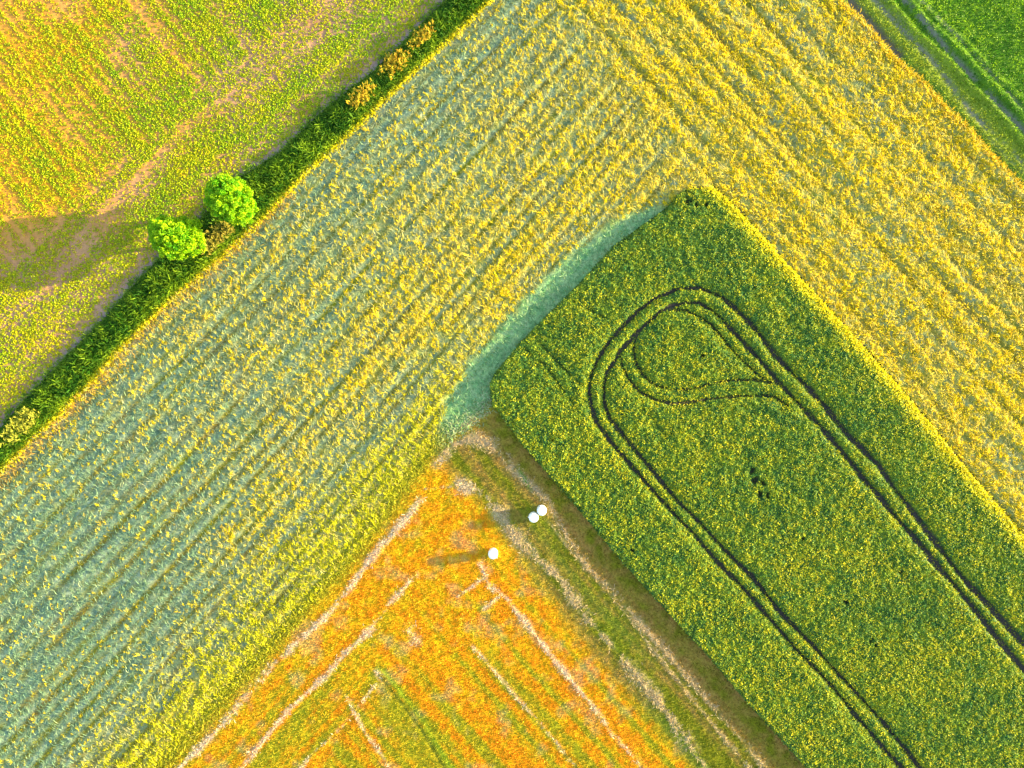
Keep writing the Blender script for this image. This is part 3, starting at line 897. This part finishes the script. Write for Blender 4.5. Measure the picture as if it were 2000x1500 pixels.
def build_tree(base, lobes, label, rng, clumps):
    """lobes: (centre xyz relative to the base, radii xyz)"""
    T = thing("field_tree", (base[0], base[1], 0.1), label, "tree", "trees standing on the verge")
    zt = max(c[2] for c, r in lobes)
    V, F = tube([(0, 0, -.2), (.03, .02, .6), (-.02, .05, 1.4), (.05, 0, 2.2), (.02, .05, zt)], [.30, .22, .19, .17, .07])
    link("trunk", np_mesh("trunk", V, F, None, True), M_BARK, parent=T)
    for c, r in lobes:
        for k in range(3):
            a = rng.uniform(0, 6.28); e = np.array([math.cos(a) * r[0] * .6, math.sin(a) * r[1] * .6, rng.uniform(-.1, .6) * r[2]]) + np.array(c)
            s = np.array([0, 0, rng.uniform(1.2, 2.2)]); m = s * .5 + e * .5 + np.array([0, 0, .2])
            V, F = tube([s, m, e], [.10, .07, .03], 7)
            link("limb", np_mesh("limb", V, F, None, True), M_BARK, parent=T)
    B = Blades()
    for c, r in lobes:
        c = np.array(c); r = np.array(r)
        ncl = int(clumps * r[0] * r[1] / 4.0)
        for _ in range(ncl):
            d = rng.normal(0, 1, 3); d /= np.linalg.norm(d)
            if d[2] < -.55: d[2] = abs(d[2])
            rad = rng.uniform(.72, 1.04) if rng.random() < .8 else rng.uniform(.3, .7)
            cc = c + d * r * rad
            rc = rng.uniform(.20, .36)
            nl = int(95 * (rc / .28) ** 2)
            u = rng.normal(0, 1, (nl, 3)); u /= np.linalg.norm(u, axis=1)[:, None]
            u[:, 2] = np.where(u[:, 2] < -.3, -u[:, 2], u[:, 2])
            pos = cc + u * rc * rng.uniform(.55, 1.0, (nl, 1)) * np.array([1, 1, .85])
            az = np.arctan2(u[:, 1], u[:, 0]) + rng.normal(0, .7, nl)
            el = np.arcsin(np.clip(u[:, 2], -1, 1)) * .5 + rng.normal(0, .5, nl)
            tone = rng.random() if rng.random() < .7 else rng.uniform(-.5, .1)
            col = mixc((.08, .34, .005), (.52, .70, .006), np.clip(rng.random(nl) * .6 + tone * .5, 0, 1))
            B.add(pos, rng.uniform(.10, .19, nl), rng.uniform(.07, .13, nl), az, el, col, .6, rng.normal(0, .7, nl), .45, True)
    link("crown", B.mesh("crown"), M_CROWN, parent=T)
    return T

def tree_base(px, py, z):
    return world_xy(px, py, z)
r1 = np.random.default_rng(5)
b1 = world_xy(450, 392, 3.6)
build_tree(b1, [((0, .1, 3.6), (2.55, 2.5, 2.6)), ((.9, -.9, 3.3), (1.9, 1.8, 2.1)), ((-.5, .8, 3.9), (2.0, 1.9, 2.0))],
           "round bright green tree on the verge, the upper right of the pair", r1, 170)
b2 = world_xy(346, 462, 3.2)
build_tree(b2, [((-.3, -.2, 3.2), (2.5, 2.3, 2.3)), ((.9, .9, 2.7), (1.7, 1.5, 1.7)), ((1.5, -.6, 2.9), (1.6, 1.4, 1.7)), ((-1.2, .4, 3.3), (1.8, 1.9, 2.0))],
           "lobed bright green tree on the verge, lower left of the pair and partly shaded", r1, 170)

# ================================================================== wrapped bales
def film_material():
    m = bpy.data.materials.new("white_film"); nt = nodes_of(m); N = nt.nodes; L = nt.links
    out = N.new("ShaderNodeOutputMaterial"); p = N.new("ShaderNodeBsdfPrincipled"); p.inputs["Roughness"].default_value = .35
    tc = N.new("ShaderNodeTexCoord"); no = N.new("ShaderNodeTexNoise"); no.inputs["Scale"].default_value = 7; no.inputs["Detail"].default_value = 4
    cr = N.new("ShaderNodeValToRGB"); cr.color_ramp.elements[0].color = (.84, .84, .84, 1); cr.color_ramp.elements[1].color = (.92, .92, .92, 1)
    bp = N.new("ShaderNodeBump"); bp.inputs["Strength"].default_value = .35; bp.inputs["Distance"].default_value = .02
    L.new(tc.outputs["Object"], no.inputs["Vector"]); L.new(no.outputs["Fac"], cr.inputs[0]); L.new(cr.outputs[0], p.inputs["Base Color"])
    L.new(no.outputs["Fac"], bp.inputs["Height"]); L.new(bp.outputs[0], p.inputs["Normal"]); L.new(p.outputs[0], out.inputs[0])
    return m
M_FILM = film_material()

def lathe(profile, seg, ripple=0.0, cap=False):
    V = []; F = []
    for i, (r, z, rp) in enumerate(profile):
        for k in range(seg):
            a = 2 * math.pi * k / seg
            rr = r * (1 + .012 * math.sin(3 * a + z * 5) + .006 * math.sin(17 * a + 3 * z))
            V.append((rr * math.cos(a), rr * math.sin(a), z + rp * math.sin(a * 14 + r * 6) + rp * .6 * math.sin(a * 23 + 2)))
    for i in range(len(profile) - 1):
        for k in range(seg):
            F.append((i * seg + k, i * seg + (k + 1) % seg, (i + 1) * seg + (k + 1) % seg, (i + 1) * seg + k))
    return np.array(V), np.array(F)

def make_bale(loc, label):
    T = thing("wrapped_bale", loc, label, "bale", "white wrapped bales on the mown strip and stubble")
    body = [(.50, .0, 0), (.555, .04, 0), (.575, .12, 0), (.585, .3, 0), (.59, .55, 0), (.59, .8, 0), (.58, 1.02, 0), (.56, 1.12, 0)]
    V, F = lathe(body, 64)
    link("wrapped_side", np_mesh("wrapped_side", V, F, None, True), M_FILM, parent=T)
    top = [(.56, 1.12, 0), (.53, 1.17, .003), (.46, 1.195, .006), (.34, 1.20, .009), (.2, 1.195, .008), (.08, 1.185, .004), (.002, 1.183, 0)]
    V, F = lathe(top, 64)
    link("top_film", np_mesh("top_film", V, F, None, True), M_FILM, parent=T)
    # loose end of the film
    V = []; F = []
    for i in range(7):
        u = i / 6
        for j in range(4):
            w = j / 3 - .5
            V.append((.50 + .20 * u, w * .16 * (1 - .6 * u), 1.185 - .10 * u * u + .02 * math.sin(9 * u + 4 * w)))
    for i in range(6):
        for j in range(3):
            F.append((i * 4 + j, (i + 1) * 4 + j, (i + 1) * 4 + j + 1, i * 4 + j + 1))
    o = link("film_tail", np_mesh("film_tail", np.array(V), np.array(F), None, True), M_FILM, parent=T)
    so = o.modifiers.new("thickness", 'SOLIDIFY'); so.thickness = .004
    return T

def copy_thing(src, loc, rz, label):
    c = src.copy(); COL.objects.link(c); c.location = loc; c.rotation_euler = (0, 0, rz); c["label"] = label
    for ch in list(src.children):
        d = ch.copy(); COL.objects.link(d); d.parent = c
    return c

def bale_loc(px, py):
    x, y = world_xy(px, py, .62)
    return (x, y, 0.0)
bale = make_bale(bale_loc(963, 1081), "white wrapped round bale standing alone on the orange stubble")
bale.rotation_euler = (0, 0, math.radians(-40))
copy_thing(bale, bale_loc(1042, 1010), math.radians(170), "left bale of the touching white pair on the green mown strip")
copy_thing(bale, bale_loc(1058, 996.5), math.radians(105), "right bale of the touching white pair, nearer the standing crop")
